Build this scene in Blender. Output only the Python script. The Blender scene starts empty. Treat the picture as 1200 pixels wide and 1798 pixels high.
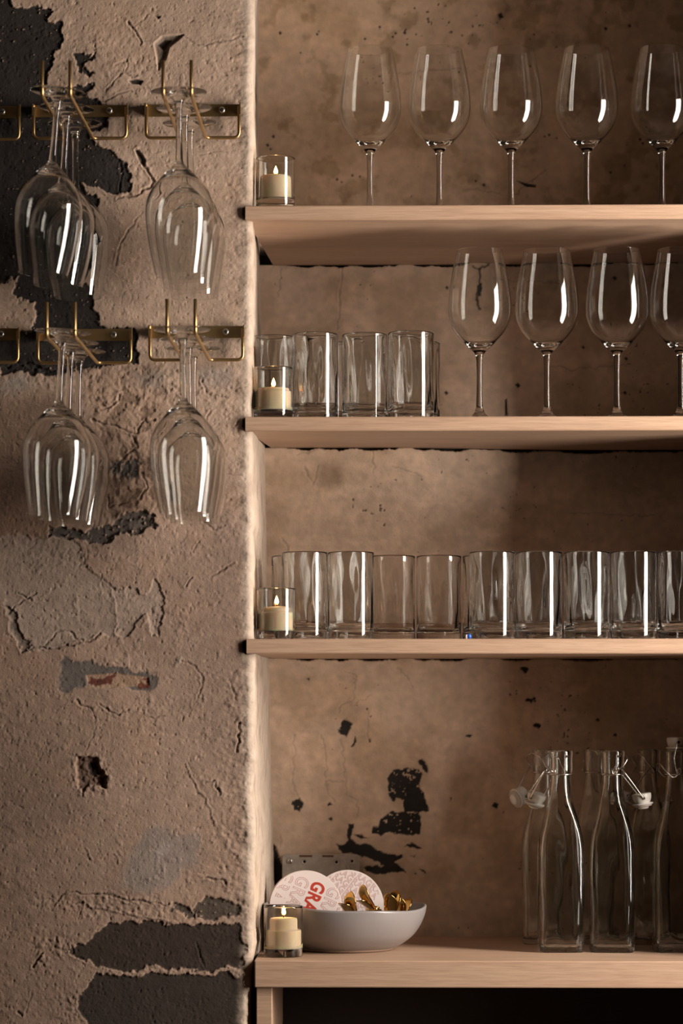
import bpy, bmesh, math, random
import numpy as np
from mathutils import Vector, Matrix

random.seed(4)
C = bpy.context.scene.collection
SC = bpy.context.scene

# ------------------------------------------------------------------ camera
F = 4920.0                       # focal length in pixels of the 1200 x 1798 frame
YAW = math.atan(100.0 / F)       # looking slightly to the left
CAM = Vector((0.0, -4.0, 1.25))
HZ = 1250.0                      # image row of the horizon (camera raised by lens shift)
cd = bpy.data.cameras.new('camera')
cam = bpy.data.objects.new('camera', cd); C.objects.link(cam)
cam.location = CAM
cam.rotation_euler = (math.pi / 2, 0, YAW)
cd.sensor_fit = 'HORIZONTAL'; cd.sensor_width = 24.0
cd.lens = F * 24.0 / 1200.0
cd.shift_y = (HZ - 899.0) / 1200.0
cd.clip_start = 0.1
cd.dof.use_dof = True; cd.dof.focus_distance = 4.08; cd.dof.aperture_fstop = 4.2
SC.camera = cam

# ------------------------------------------------------------------ world, light, exposure
w = bpy.data.worlds.new('room_air'); SC.world = w; w.use_nodes = True
bg = w.node_tree.nodes['Background']
bg.inputs[0].default_value = (1.0, 0.80, 0.64, 1); bg.inputs[1].default_value = 0.006
WIN_X, WIN_Y0, WIN_Y1, WIN_Z0, WIN_Z1 = 1.50, -0.37, -0.92, 0.88, 2.42
ld = bpy.data.lights.new('window_daylight', 'AREA')
ld.shape = 'RECTANGLE'; ld.size = abs(WIN_Y1 - WIN_Y0); ld.size_y = WIN_Z1 - WIN_Z0
ld.energy = 79.0; ld.color = (1.0, 0.90, 0.80)
lo = bpy.data.objects.new('window_daylight', ld); C.objects.link(lo)
lo.location = (WIN_X - 0.02, (WIN_Y0 + WIN_Y1) / 2, (WIN_Z0 + WIN_Z1) / 2)
lo.rotation_euler = (math.pi / 2, 0, math.pi / 2)       # shines towards -x
SC.view_settings.view_transform = 'Standard'
SC.view_settings.look = 'None'
SC.view_settings.exposure = 0.0
SC.view_settings.gamma = 1.0
SC.view_settings.use_curve_mapping = False
cy = SC.cycles
cy.use_denoising = True
cy.max_bounces = 26; cy.transmission_bounces = 26; cy.glossy_bounces = 8
cy.diffuse_bounces = 2; cy.transparent_max_bounces = 16
cy.caustics_refractive = True; cy.caustics_reflective = False
cy.sample_clamp_indirect = 6.0

# ------------------------------------------------------------------ measuring helpers
CY, SY = math.cos(YAW), math.sin(YAW)
def at(px, py, Y):
    """the point on the upright plane y = Y that the photograph shows at (px, py)"""
    a = (px - 600.0) / F; b = (HZ - py) / F
    d = Vector((a * CY - SY, a * SY + CY, b))
    t = (Y - CAM.y) / d.y
    return CAM + d * t
def to_px(x, y, z):
    rx, ry, rz = x - CAM.x, y - CAM.y, z - CAM.z
    dep = -rx * SY + ry * CY
    return 600.0 + F * (rx * CY + ry * SY) / dep, HZ - F * rz / dep

# ------------------------------------------------------------------ materials
def mat(name):
    m = bpy.data.materials.new(name); m.use_nodes = True
    return m, m.node_tree.nodes, m.node_tree.links, m.node_tree.nodes['Principled BSDF']
def plain(name, col, rough=0.5, metal=0.0, bump=0.0, scale=200.0, var=0.0):
    m, N, L, b = mat(name)
    b.inputs['Base Color'].default_value = (*col, 1); b.inputs['Roughness'].default_value = rough
    b.inputs['Metallic'].default_value = metal
    tc = N.new('ShaderNodeTexCoord'); nz = N.new('ShaderNodeTexNoise')
    nz.inputs['Scale'].default_value = scale; nz.inputs['Detail'].default_value = 4
    L.new(tc.outputs['Object'], nz.inputs['Vector'])
    if bump:
        bp = N.new('ShaderNodeBump'); bp.inputs['Strength'].default_value = bump; bp.inputs['Distance'].default_value = 0.001
        L.new(nz.outputs['Fac'], bp.inputs['Height']); L.new(bp.outputs['Normal'], b.inputs['Normal'])
    if var:
        mx = N.new('ShaderNodeMix'); mx.data_type = 'RGBA'
        mx.inputs[6].default_value = (*[c * (1 - var) for c in col], 1); mx.inputs[7].default_value = (*[min(1, c * (1 + var)) for c in col], 1)
        L.new(nz.outputs['Fac'], mx.inputs[0]); L.new(mx.outputs[2], b.inputs['Base Color'])
    return m
def glass(name, col, ior=1.5):
    m = bpy.data.materials.new(name); m.use_nodes = True
    N, L = m.node_tree.nodes, m.node_tree.links
    N.remove(N['Principled BSDF'])
    g = N.new('ShaderNodeBsdfGlass'); g.inputs['Color'].default_value = (*col, 1)
    g.inputs['Roughness'].default_value = 0.0; g.inputs['IOR'].default_value = ior
    L.new(g.outputs[0], N['Material Output'].inputs['Surface'])
    return m
def wood(name, a, b2, k=1.0):
    m, N, L, b = mat(name)
    tc = N.new('ShaderNodeTexCoord'); mp = N.new('ShaderNodeMapping')
    mp.inputs['Scale'].default_value = (1.6 * k, 14 * k, 46 * k)
    n1 = N.new('ShaderNodeTexNoise'); n1.inputs['Scale'].default_value = 3.0; n1.inputs['Detail'].default_value = 6; n1.inputs['Distortion'].default_value = 0.6
    mp2 = N.new('ShaderNodeMapping'); mp2.inputs['Scale'].default_value = (9 * k, 260 * k, 260 * k)
    n2 = N.new('ShaderNodeTexNoise'); n2.inputs['Scale'].default_value = 3.0; n2.inputs['Detail'].default_value = 3
    L.new(tc.outputs['Object'], mp.inputs[0]); L.new(mp.outputs[0], n1.inputs['Vector'])
    L.new(tc.outputs['Object'], mp2.inputs[0]); L.new(mp2.outputs[0], n2.inputs['Vector'])
    cr = N.new('ShaderNodeValToRGB'); e = cr.color_ramp.elements
    e[0].position = 0.30; e[0].color = (*b2, 1); e[1].position = 0.66; e[1].color = (*a, 1)
    L.new(n1.outputs['Fac'], cr.inputs[0])
    mx = N.new('ShaderNodeMix'); mx.data_type = 'RGBA'; mx.blend_type = 'MULTIPLY'
    mx.inputs[0].default_value = 0.30
    L.new(cr.outputs[0], mx.inputs[6])
    cr2 = N.new('ShaderNodeValToRGB'); cr2.color_ramp.elements[0].position = 0.38; cr2.color_ramp.elements[0].color = (0.55, 0.5, 0.45, 1)
    cr2.color_ramp.elements[1].position = 0.55
    L.new(n2.outputs['Fac'], cr2.inputs[0]); L.new(cr2.outputs[0], mx.inputs[7])
    L.new(mx.outputs[2], b.inputs['Base Color'])
    b.inputs['Roughness'].default_value = 0.48
    bp = N.new('ShaderNodeBump'); bp.inputs['Strength'].default_value = 0.15; bp.inputs['Distance'].default_value = 0.0006
    L.new(n2.outputs['Fac'], bp.inputs['Height']); L.new(bp.outputs['Normal'], b.inputs['Normal'])
    return m
def plaster(name):
    m, N, L, b = mat(name)
    at_ = N.new('ShaderNodeAttribute'); at_.attribute_name = 'albedo'
    tc = N.new('ShaderNodeTexCoord')
    n1 = N.new('ShaderNodeTexNoise'); n1.inputs['Scale'].default_value = 420; n1.inputs['Detail'].default_value = 5
    n2 = N.new('ShaderNodeTexNoise'); n2.inputs['Scale'].default_value = 60; n2.inputs['Detail'].default_value = 6
    for n in (n1, n2): L.new(tc.outputs['Object'], n.inputs['Vector'])
    cr = N.new('ShaderNodeValToRGB'); cr.color_ramp.elements[0].position = 0.3; cr.color_ramp.elements[0].color = (0.80, 0.78, 0.76, 1)
    cr.color_ramp.elements[1].position = 0.7; cr.color_ramp.elements[1].color = (1.12, 1.1, 1.08, 1)
    L.new(n2.outputs['Fac'], cr.inputs[0])
    mx = N.new('ShaderNodeMix'); mx.data_type = 'RGBA'; mx.blend_type = 'MULTIPLY'; mx.inputs[0].default_value = 0.8
    L.new(at_.outputs['Color'], mx.inputs[6]); L.new(cr.outputs[0], mx.inputs[7]); L.new(mx.outputs[2], b.inputs['Base Color'])
    b.inputs['Roughness'].default_value = 0.85
    b.inputs['Specular IOR Level'].default_value = 0.25
    bp = N.new('ShaderNodeBump'); bp.inputs['Strength'].default_value = 0.35; bp.inputs['Distance'].default_value = 0.0012
    L.new(n1.outputs['Fac'], bp.inputs['Height']); L.new(bp.outputs['Normal'], b.inputs['Normal'])
    return m
def flame_mat():
    m = bpy.data.materials.new('candle_flame'); m.use_nodes = True
    N, L = m.node_tree.nodes, m.node_tree.links; N.remove(N['Principled BSDF'])
    e = N.new('ShaderNodeEmission'); tc = N.new('ShaderNodeTexCoord'); sp = N.new('ShaderNodeSeparateXYZ')
    cr = N.new('ShaderNodeValToRGB'); el = cr.color_ramp.elements
    el[0].position = 0.0; el[0].color = (1.0, 0.22, 0.02, 1); el[1].position = 0.45; el[1].color = (1.0, 0.72, 0.32, 1)
    k = el.new(1.0); k.color = (1.0, 0.55, 0.16, 1)
    L.new(tc.outputs['Generated'], sp.inputs[0]); L.new(sp.outputs['Z'], cr.inputs[0]); L.new(cr.outputs[0], e.inputs['Color'])
    e.inputs['Strength'].default_value = 60.0
    L.new(e.outputs[0], N['Material Output'].inputs['Surface'])
    return m
M = dict(
    glass=glass('clear_drinking_glass', (0.985, 0.985, 0.98), 1.5),
    bottle=glass('bottle_glass', (0.975, 0.98, 0.97), 1.5),
    votive=glass('votive_glass', (0.98, 0.98, 0.97), 1.48),
    maple=wood('pale_maple', (0.63, 0.425, 0.295), (0.54, 0.345, 0.235)),
    plaster=plaster('worn_plaster'),
    brass=plain('brushed_brass', (0.58, 0.39, 0.18), 0.40, 1.0, 0.1, 600),
    gold=plain('polished_brass', (0.60, 0.38, 0.13), 0.07, 1.0),
    steel=plain('screw_steel', (0.62, 0.60, 0.57), 0.28, 1.0),
    zinc=plain('aged_zinc', (0.48, 0.43, 0.38), 0.45, 0.35, 0.15, 90, 0.35),
    rust=plain('rust', (0.13, 0.05, 0.022), 0.85, 0.0, 0.4, 300, 0.4),
    dark=plain('shade_painted_board', (0.02, 0.014, 0.011), 0.8, 0, 0.2, 60),  # shade under the counter put into the board colour
    hole=plain('dark_hole', (0.006, 0.005, 0.005), 0.9),
    wire=plain('bail_wire', (0.66, 0.62, 0.58), 0.25, 1.0),
    porcelain=plain('white_porcelain', (0.90, 0.85, 0.79), 0.25),
    rubber=plain('pale_rubber', (0.60, 0.52, 0.46), 0.6),
    ceramic=plain('grey_glazed_stoneware', (0.27, 0.245, 0.24), 0.30, 0.0, 0.12, 24, 0.07),
    rim=plain('bare_clay', (0.36, 0.24, 0.17), 0.75, 0, 0.2, 200, 0.1),
    card=plain('coaster_board', (0.80, 0.70, 0.68), 0.75, 0, 0.08, 500),
    card_edge=plain('coaster_edge', (0.42, 0.30, 0.22), 0.85),
    red=plain('red_ink', (0.50, 0.045, 0.022), 0.6),
    ink=plain('thin_red_ink', (0.46, 0.16, 0.14), 0.7),
    wick=plain('charred_wick', (0.02, 0.015, 0.012), 0.9),
    blue=plain('blue_plastic', (0.02, 0.12, 0.62), 0.3),
    floor=wood('dark_floorboard', (0.10, 0.06, 0.04), (0.06, 0.035, 0.022)),
    roomwall=plain('room_plaster', (0.05, 0.04, 0.034), 0.9, 0, 0.3, 40, 0.1),
    frame=plain('window_paint', (0.30, 0.27, 0.24), 0.5),
)
m, N_, L_, b_ = mat('candle_wax')
b_.inputs['Base Color'].default_value = (0.93, 0.735, 0.50, 1); b_.inputs['Roughness'].default_value = 0.45
b_.inputs['Subsurface Weight'].default_value = 0.6; b_.inputs['Subsurface Radius'].default_value = (1.0, 0.55, 0.2)
b_.inputs['Subsurface Scale'].default_value = 0.008
M['wax'] = m
M['flame'] = flame_mat()

# ------------------------------------------------------------------ object helpers
def link(name, me, material=None, parent=None, smooth=True):
    o = bpy.data.objects.new(name, me); C.objects.link(o)
    if material is not None: me.materials.append(material)
    if parent is not None: o.parent = parent
    if smooth and len(me.polygons): me.polygons.foreach_set('use_smooth', [True] * len(me.polygons))
    return o
def from_bm(name, bm, material=None, parent=None, smooth=True):
    bmesh.ops.recalc_face_normals(bm, faces=bm.faces[:])
    me = bpy.data.meshes.new(name); bm.to_mesh(me); bm.free()
    return link(name, me, material, parent, smooth)
def tag(o, label, cat, group=None):
    o['label'] = label; o['category'] = cat
    if group: o['group'] = group
    return o
def empty(name, loc, label, cat, group=None):
    o = bpy.data.objects.new(name, None); C.objects.link(o); o.location = loc; o.empty_display_size = 0.02
    return tag(o, label, cat, group)
def copy_tree(o, parent=None):
    c = o.copy(); C.objects.link(c)
    if parent is not None: c.parent = parent
    for ch in list(o.children): copy_tree(ch, c)
    return c
def box_bm(x0, x1, y0, y1, z0, z1, bev=0.001, bm=None):
    own = bmesh.new()
    vs = [own.verts.new(p) for p in ((x0,y0,z0),(x1,y0,z0),(x1,y1,z0),(x0,y1,z0),(x0,y0,z1),(x1,y0,z1),(x1,y1,z1),(x0,y1,z1))]
    for f in ((0,3,2,1),(4,5,6,7),(0,1,5,4),(1,2,6,5),(2,3,7,6),(3,0,4,7)): own.faces.new([vs[i] for i in f])
    if bev: bmesh.ops.bevel(own, geom=own.edges[:], offset=bev, segments=2, affect='EDGES', profile=0.5)
    if bm is None: return own
    me = bpy.data.meshes.new('t'); own.to_mesh(me); own.free(); bm.from_mesh(me); bpy.data.meshes.remove(me)
    return bm
def flat(o):
    o.data.polygons.foreach_set('use_smooth', [False] * len(o.data.polygons)); return o
def spline(pts, n=8):
    """Catmull-Rom through the points"""
    P = [pts[0]] + list(pts) + [pts[-1]]; out = []
    for i in range(1, len(P) - 2):
        p0, p1, p2, p3 = [np.array(q, float) for q in P[i-1:i+3]]
        for k in range(n):
            t = k / n
            out.append(tuple(0.5 * ((2*p1) + (-p0+p2)*t + (2*p0-5*p1+4*p2-p3)*t*t + (-p0+3*p1-3*p2+p3)*t**3)))
    out.append(tuple(pts[-1])); return out
def lathe_bm(prof, seg=64, bm=None, wob=None):
    """turn an (r, z) outline; a zero radius closes to a pole"""
    bm = bm or bmesh.new(); rings = []
    for (r, z) in prof:
        if r < 1e-6: rings.append([bm.verts.new((0, 0, z))])
        else:
            ring = []
            for k in range(seg):
                a = 2 * math.pi * k / seg
                rr, zz = (r, z) if wob is None else wob(r, z, a)
                ring.append(bm.verts.new((rr * math.cos(a), rr * math.sin(a), zz)))
            rings.append(ring)
    for A, B in zip(rings[:-1], rings[1:]):
        for k in range(seg):
            a0, a1 = A[k % len(A)], A[(k+1) % len(A)]; b0, b1 = B[k % len(B)], B[(k+1) % len(B)]
            vs = []
            for v in (a0, a1, b1, b0):
                if v not in vs: vs.append(v)
            if len(vs) >= 3:
                try: bm.faces.new(vs)
                except ValueError: pass
    return bm
def fillet(pts, r, n=5):
    pts = [Vector(p) for p in pts]; out = [pts[0]]
    for a, b, c in zip(pts[:-2], pts[1:-1], pts[2:]):
        d0, d1 = (a - b), (c - b)
        q = min(r, d0.length * 0.48, d1.length * 0.48)
        p0, p1 = b + d0.normalized() * q, b + d1.normalized() * q
        for k in range(n + 1):
            t = k / n; out.append(p0 * (1-t)**2 + b * 2*t*(1-t) + p1 * t*t)
    out.append(pts[-1]); return out
def tube_bm(pts, r, seg=10, bm=None, closed=False):
    bm = bm or bmesh.new(); pts = [Vector(p) for p in pts]; n = len(pts); rings = []
    up = None
    for i, p in enumerate(pts):
        if closed: t = pts[(i+1) % n] - pts[i-1]
        else: t = pts[min(i+1, n-1)] - pts[max(i-1, 0)]
        t.normalize()
        if up is None:
            up = Vector((0, 0, 1)) if abs(t.z) < 0.9 else Vector((1, 0, 0))
        up = (up - t * up.dot(t)).normalized(); s = t.cross(up)
        rr = r[i] if isinstance(r, (list, tuple)) else r
        rings.append([bm.verts.new(p + (up * math.cos(2*math.pi*k/seg) + s * math.sin(2*math.pi*k/seg)) * rr) for k in range(seg)])
    for i in range(n if closed else n - 1):
        A, B = rings[i], rings[(i+1) % n]
        for k in range(seg): bm.faces.new((A[k], A[(k+1)%seg], B[(k+1)%seg], B[k]))
    if not closed: bm.faces.new(rings[0]); bm.faces.new(rings[-1])
    return bm
def xform(bm, mtx):
    bmesh.ops.transform(bm, matrix=mtx, verts=bm.verts[:]); return bm

# ------------------------------------------------------------------ plaster walls: numpy relief
rng = np.random.default_rng(11)
TAB = rng.random((256, 256))
def vnoise(x, y, seed=0):
    x = x + seed * 37.31; y = y + seed * 17.77
    xi = np.floor(x).astype(np.int64); yi = np.floor(y).astype(np.int64)
    fx = x - xi; fy = y - yi; fx = fx*fx*(3-2*fx); fy = fy*fy*(3-2*fy)
    g = lambda a, b: TAB[a & 255, b & 255]
    return (g(xi, yi)*(1-fx) + g(xi+1, yi)*fx)*(1-fy) + (g(xi, yi+1)*(1-fx) + g(xi+1, yi+1)*fx)*fy
def fbm(x, y, scale, octv=4, seed=0, gain=0.5):
    s = 0; a = 1.0; tot = 0; k = 1.0 / scale
    for o in range(octv):
        s = s + a * vnoise(x * k, y * k, seed + o * 3); tot += a; a *= gain; k *= 2.03
    return s / tot                                     # 0..1
def sstep(a, b, x):
    t = np.clip((x - a) / (b - a), 0, 1); return t*t*(3-2*t)
def poly_dist(U, V, poly):
    """signed distance (negative inside) near a polygon, 99 elsewhere"""
    P = np.array(poly, float); out = np.full(U.shape, 99.0)
    x0, y0 = P.min(0) - 26; x1, y1 = P.max(0) + 26
    idx = np.nonzero((U > x0) & (U < x1) & (V > y0) & (V < y1))
    u, v = U[idx], V[idx]
    if u.size == 0: return out
    d = np.full(u.shape, 1e9); ins = np.zeros(u.shape, bool)
    for i in range(len(P)):
        a, b = P[i-1], P[i]; e = b - a; L2 = max(e @ e, 1e-9)
        t = np.clip(((u-a[0])*e[0] + (v-a[1])*e[1]) / L2, 0, 1)
        d = np.minimum(d, (u-a[0]-t*e[0])**2 + (v-a[1]-t*e[1])**2)
        c = ((a[1] > v) != (b[1] > v))
        if abs(e[1]) > 1e-9: ins ^= c & (u < e[0]*(v-a[1])/e[1] + a[0])
    d = np.sqrt(d); out[idx] = np.minimum(np.where(ins, -d, d), 99.0); return out
def line_dist(U, V, pts):
    P = np.array(pts, float); out = np.full(U.shape, 99.0)
    x0, y0 = P.min(0) - 14; x1, y1 = P.max(0) + 14
    idx = np.nonzero((U > x0) & (U < x1) & (V > y0) & (V < y1)); u, v = U[idx], V[idx]
    if u.size == 0: return out
    d = np.full(u.shape, 1e9)
    for a, b in zip(P[:-1], P[1:]):
        e = b - a; L2 = max(e @ e, 1e-9)
        t = np.clip(((u-a[0])*e[0] + (v-a[1])*e[1]) / L2, 0, 1)
        d = np.minimum(d, (u-a[0]-t*e[0])**2 + (v-a[1]-t*e[1])**2)
    out[idx] = np.minimum(np.sqrt(d), 99); return out
def zc(pts, k, ox, oy): return [(x / k + ox, y / k + oy) for x, y in pts]
class Relief:
    """height (mm, towards the room) and colour over a wall, measured in photo pixels"""
    def __init__(s, U, V, base, seed):
        s.U, s.V, s.seed = U, V, seed
        s.wu = U + (fbm(U, V, 26, 3, seed+1) - .5) * 22 + (fbm(U, V, 6, 3, seed+2) - .5) * 9
        s.wv = V + (fbm(U, V, 26, 3, seed+5) - .5) * 22 + (fbm(U, V, 6, 3, seed+6) - .5) * 9
        s.h = np.zeros(U.shape); s.col = np.empty(U.shape + (3,)); s.col[:] = base
    def paint(s, m, c): s.col += (np.array(c) - s.col) * m[..., None]
    def tint(s, m, c): s.col *= 1 + (np.array(c) - 1) * m[..., None]
    def patch(s, poly, depth, col=None, edge=1.2, warp=True, lip=0.0, speck=0.0, k=1.0):
        d = poly_dist(s.wu, s.wv, poly) if warp else poly_dist(s.U, s.V, poly)
        m = sstep(edge, -edge, d)
        if speck: m = m * (1 - sstep(1-speck, 1-speck+.06, fbm(s.U, s.V, 5, 3, s.seed+20)) )
        s.h -= depth * m
        if lip: s.h += lip * np.exp(-np.maximum(d, 0) / 3.0) * (d > 0)
        if col is not None: s.paint(m * k, col)
        return m
    def soft(s, poly, col, edge=14, amt=1.0, tint=False):
        d = poly_dist(s.wu, s.wv, poly); m = sstep(edge, -edge, d) * amt
        (s.tint if tint else s.paint)(m, col); return m
    def zone(s, poly, amp, scale, edge=14, seed=30):
        d = poly_dist(s.wu, s.wv, poly); m = sstep(edge, -edge, d)
        s.h += m * amp * (np.abs(fbm(s.U, s.V, scale, 4, s.seed+seed) - .5) * 4 - .5); return m
    def crack(s, pts, depth=1.0, width=1.3, step=0.0, dark=0.35):
        d = line_dist(s.U + (fbm(s.U, s.V, 9, 3, s.seed+41)-.5)*9, s.V + (fbm(s.U, s.V, 9, 3, s.seed+44)-.5)*9, pts)
        g = np.exp(-(d/width)**2); s.h -= depth * g
        s.h += depth * 0.4 * np.exp(-((d-3)/2.2)**2)
        s.tint(g, (1-dark,)*3)
def grid_mesh(name, X, Y, Z, col):
    nr, nc = X.shape; me = bpy.data.meshes.new(name)
    co = np.stack([X, Y, Z], -1).reshape(-1, 3).astype(np.float32)
    i = np.arange(nr*nc).reshape(nr, nc)
    q = np.stack([i[:-1, :-1], i[:-1, 1:], i[1:, 1:], i[1:, :-1]], -1).reshape(-1).astype(np.int32)
    nq = q.size // 4
    me.vertices.add(nr*nc); me.vertices.foreach_set('co', co.ravel())
    me.loops.add(q.size); me.loops.foreach_set('vertex_index', q)
    me.polygons.add(nq); me.polygons.foreach_set('loop_start', np.arange(0, q.size, 4, dtype=np.int32))
    me.polygons.foreach_set('use_smooth', np.ones(nq, bool))
    me.update(calc_edges=True)
    a = me.attributes.new('albedo', 'FLOAT_COLOR', 'POINT')
    a.data.foreach_set('color', np.concatenate([np.clip(col, 0, 1).reshape(-1, 3), np.ones((nr*nc, 1))], 1).astype(np.float32).ravel())
    o = link(name, me, M['plaster'], smooth=False); o['kind'] = 'structure'; return o
def axis(*spans):
    out = []
    for a, b, st in spans:
        n = max(1, int(round((b - a) / st))); out += list(np.linspace(a, b, n + 1)[(1 if out else 0):])
    return np.array(out)
def zy(py): return CAM.z + (HZ - py) / 1230.0          # height on the front wall plane for a photo row

# depth of the niche at each height (the old wall is far from flat)
SH = [zy(362), zy(732.5), zy(1122), zy(1686)]           # top faces of the three shelves and the counter
DZ = [0.0, SH[3] - .3, SH[3], zy(1400), SH[2] - .03, SH[2] + .06, SH[1] - .13, SH[1] - .03, SH[1] + .01, SH[1] + .12, SH[0] - .03, zy(0), 2.9]
DD = [0.43, 0.43, 0.425, 0.41, 0.375, 0.385, 0.390, 0.302, 0.302, 0.385, 0.395, 0.405, 0.41]
def depth(z, x=0.0):
    """the bulge behind the middle shelf dies away to the right"""
    z = np.asarray(z, float); o = np.zeros_like(z)
    for k in range(-6, 7): o = o + np.interp(z + k * 0.012, DZ, DD)
    o = o / 13; f = sstep(-.02, .26, np.asarray(x, float)) * .9
    return o + (np.maximum(o, .388) - o) * f

# ---- front wall with the racks, its rounded corner and the side of the niche (one piece of plaster)
def build_wall_left():
    zs = axis((0.0, 0.74, .03), (0.74, 0.785, .005), (0.785, 2.42, .00135), (2.42, 2.9, .03))
    xs = axis((-1.9, -0.76, .03), (-0.76, -0.73, .005), (-0.73, -0.2305, .00135))
    R = 0.011; NA = 12; NR = 70
    pys = np.array([-2000, 0, 400, 730, 1100, 1450, 1600, 1660, 1710, 1798, 4000])
    pxc = np.array([446, 446, 444, 441, 446, 445, 446, 447, 438, 440, 440])
    pyb = np.array([-2000, 0, 465, 781, 1157, 1450, 1640, 4000])
    pxb = np.array([452, 452, 456, 466, 473, 479, 484, 486])
    rowpy = HZ - (zs - CAM.z) * 1230
    xc = (np.interp(rowpy, pys, pxc) - 700) / 1230 + (fbm(rowpy, rowpy*0, 60, 4, 3) - .5) * 0.008
    dz = depth(zs)
    xb = (np.interp(rowpy, pyb, pxb) - 700) / (1230 * 4 / (4 + dz))
    nx = len(xs); nc = nx + NA + NR
    X = np.zeros((len(zs), nc)); Y = np.zeros_like(X); NX = np.zeros_like(X); NY = np.zeros_like(X)
    Z = np.repeat(zs[:, None], nc, 1)
    # front face: stretch the last columns to meet the wandering corner
    t = np.clip((xs - (-0.30)) / (xs[-1] + 0.30), 0, 1)
    X[:, :nx] = xs[None] + t[None]**2 * ((xc - R)[:, None] - xs[-1]); NY[:, :nx] = -1
    for k in range(NA):
        a = (k + 1) / NA * math.pi / 2
        X[:, nx+k] = xc - R + R*math.sin(a); Y[:, nx+k] = R - R*math.cos(a)
        NX[:, nx+k] = math.sin(a); NY[:, nx+k] = -math.cos(a)
    for k in range(NR):
        q = (k + 1) / NR
        X[:, nx+NA+k] = xc + (xb - xc) * q; Y[:, nx+NA+k] = R + (dz + 0.03 - R) * q; NX[:, nx+NA+k] = 1
    # picture coordinates of the undisplaced surface; the niche side gets its own unrolled ones
    U = (X * 1230) + 700; V = HZ - (Z - CAM.z) * 1230
    U[:, nx:] = U[:, nx-1:nx] + np.cumsum(np.hypot(np.diff(X[:, nx-1:], axis=1), np.diff(Y[:, nx-1:], axis=1)), 1) * 1230
    BE = (0.53, 0.385, 0.295)
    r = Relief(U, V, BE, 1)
    F_ = fbm
    r.h += (F_(U, V, 150, 3, 50) - .5) * 3.2 + (F_(U, V, 36, 3, 51) - .5) * .55 + (F_(U, V, 5, 3, 52) - .5) * 0.42
    r.h += (F_(U*0.35 + V*0.3, V, 22, 3, 53) - .5) * 0.35
    r.tint(sstep(.45, .7, F_(U, V, 190, 4, 54)), (0.84, 0.84, 0.85))
    r.tint(sstep(.5, .75, F_(U, V, 60, 4, 55)), (1.06, 1.03, 1.0))
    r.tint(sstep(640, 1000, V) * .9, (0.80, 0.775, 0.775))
    r.tint(sstep(330, -40, U + (F_(U, V, 120, 4, 56) - .5) * 160) * sstep(560, 1250, V), (0.64, 0.63, 0.62))  # light falloff to the lower left painted into the albedo, over greyer plaster
    # small dents and grit
    gr = F_(U, V, 4.2, 2, 57); r.h -= sstep(.74, .86, gr) * 0.8; r.h += sstep(.26, .14, gr) * .45
    big = F_(U, V, 11, 3, 58) + (F_(U, V, 120, 2, 59) - .5) * .5; r.h += sstep(.68, .74, big) * .4
    BK = (0.040, 0.033, 0.030)
    blk = [(-260,-160),(-60,-190),(40,-120),(30,-60),(14,2),(18,14),(45,18),(62,10),(88,19),(80,32),(94,38),(112,34),(109,56),(116,68),(101,86),(90,108),(81,124),(83,138),(82,148),
           (124,150),(165,150),(150,168),(188,184),(188,206),(194,218),(160,226),(158,244),(180,258),(210,274),(227,296),(225,334),(206,340),(180,326),(139,319),
           (150,338),(172,345),(165,375),(180,420),(161,428),(158,468),(139,495),(168,502),(165,540),(174,574),(236,580),(236,634),(180,640),(120,646),(60,650),
           (0,640),(-260,640),(-260,585),(0,585),(62,580),(58,545),(54,526),(20,511),(36,486),(0,497),(-260,500)]
    r.patch(blk, 1.7, BK, 1.1, lip=.4, speck=.20)
    r.patch(zc([(340,225),(380,235),(440,250),(470,235),(440,270),(400,275),(380,300),(380,320),(430,340),(400,365),(360,340),(355,280)],2.667,0,0), 1.6, BK, lip=.3)
    r.zone([(80,60),(250,20),(300,140),(230,185),(120,170)], .55, 14)
    r.patch(zc([(600,372),(640,365),(668,375),(655,390),(615,386)],2.667,0,0), 3, (.05,.04,.035), warp=False)
    r.patch(zc([(720,200),(760,165),(860,158),(830,185),(790,215),(775,270),(740,325),(732,255)],2.667,0,0), 3.2, (.26,.2,.155), 2.0, warp=False, lip=.8)
    r.patch(zc([(735,205),(770,180),(800,185),(770,230)],2.667,0,0), 3.0, (.08,.06,.05), 2, warp=False)  # shading inside the hole painted on as a darker patch
    r.patch(zc([(720,65),(750,72),(740,85)],2.667,0,0), 2.2, (.1,.08,.07), 1.2, warp=False)
    for pts, dp, wd in (([(635,700),(680,780),(725,850),(640,905),(550,925)],1.8,1.8), ([(570,760),(560,900)],1.1,1.2), ([(600,100),(640,150),(660,190)],1.4,1.8),
        ([(860,160),(930,210),(1000,200),(1140,165)],.7,1.0), ([(665,985),(610,1060),(560,1130),(540,1240)],.8,1.0), ([(460,480),(540,440),(610,420)],.9,1.2),
        ([(500,420),(560,340),(640,350)],.8,1.4), ([(540,300),(600,280),(585,350)],.7,1.0), ([(930,730),(1020,700),(1060,710)],.5,1.0), ([(620,130),(700,60)],.5,1.0)):
        r.crack(zc(pts,2.667,0,0), dp, wd)
    r.patch(zc([(628,696),(650,700),(680,745),(678,775),(655,760)],2.667,0,0), 2.4, (.08,.06,.05), 1.4, warp=False, lip=.6)
    r.zone(zc([(430,860),(600,700),(720,720),(720,860),(560,930),(470,940)],2.667,0,0), .5, 10)
    # band of broken plaster below the lower racks
    r.zone(zc([(430,520),(700,480),(720,800),(760,1000),(740,1120),(500,1120),(480,1000),(520,850)],2.667,0,500), 1.3, 20)
    zm = r.soft([(150,645),(270,640),(300,720),(290,900),(200,930),(160,820)], (.78,.74,.71), 24, .9, True)
    r.tint(zm * sstep(.5, .62, F_(U, V, 18, 4, 61)), (.62,.60,.58)); r.h -= zm * sstep(.5, .58, F_(U, V, 18, 4, 61)) * .9
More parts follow.
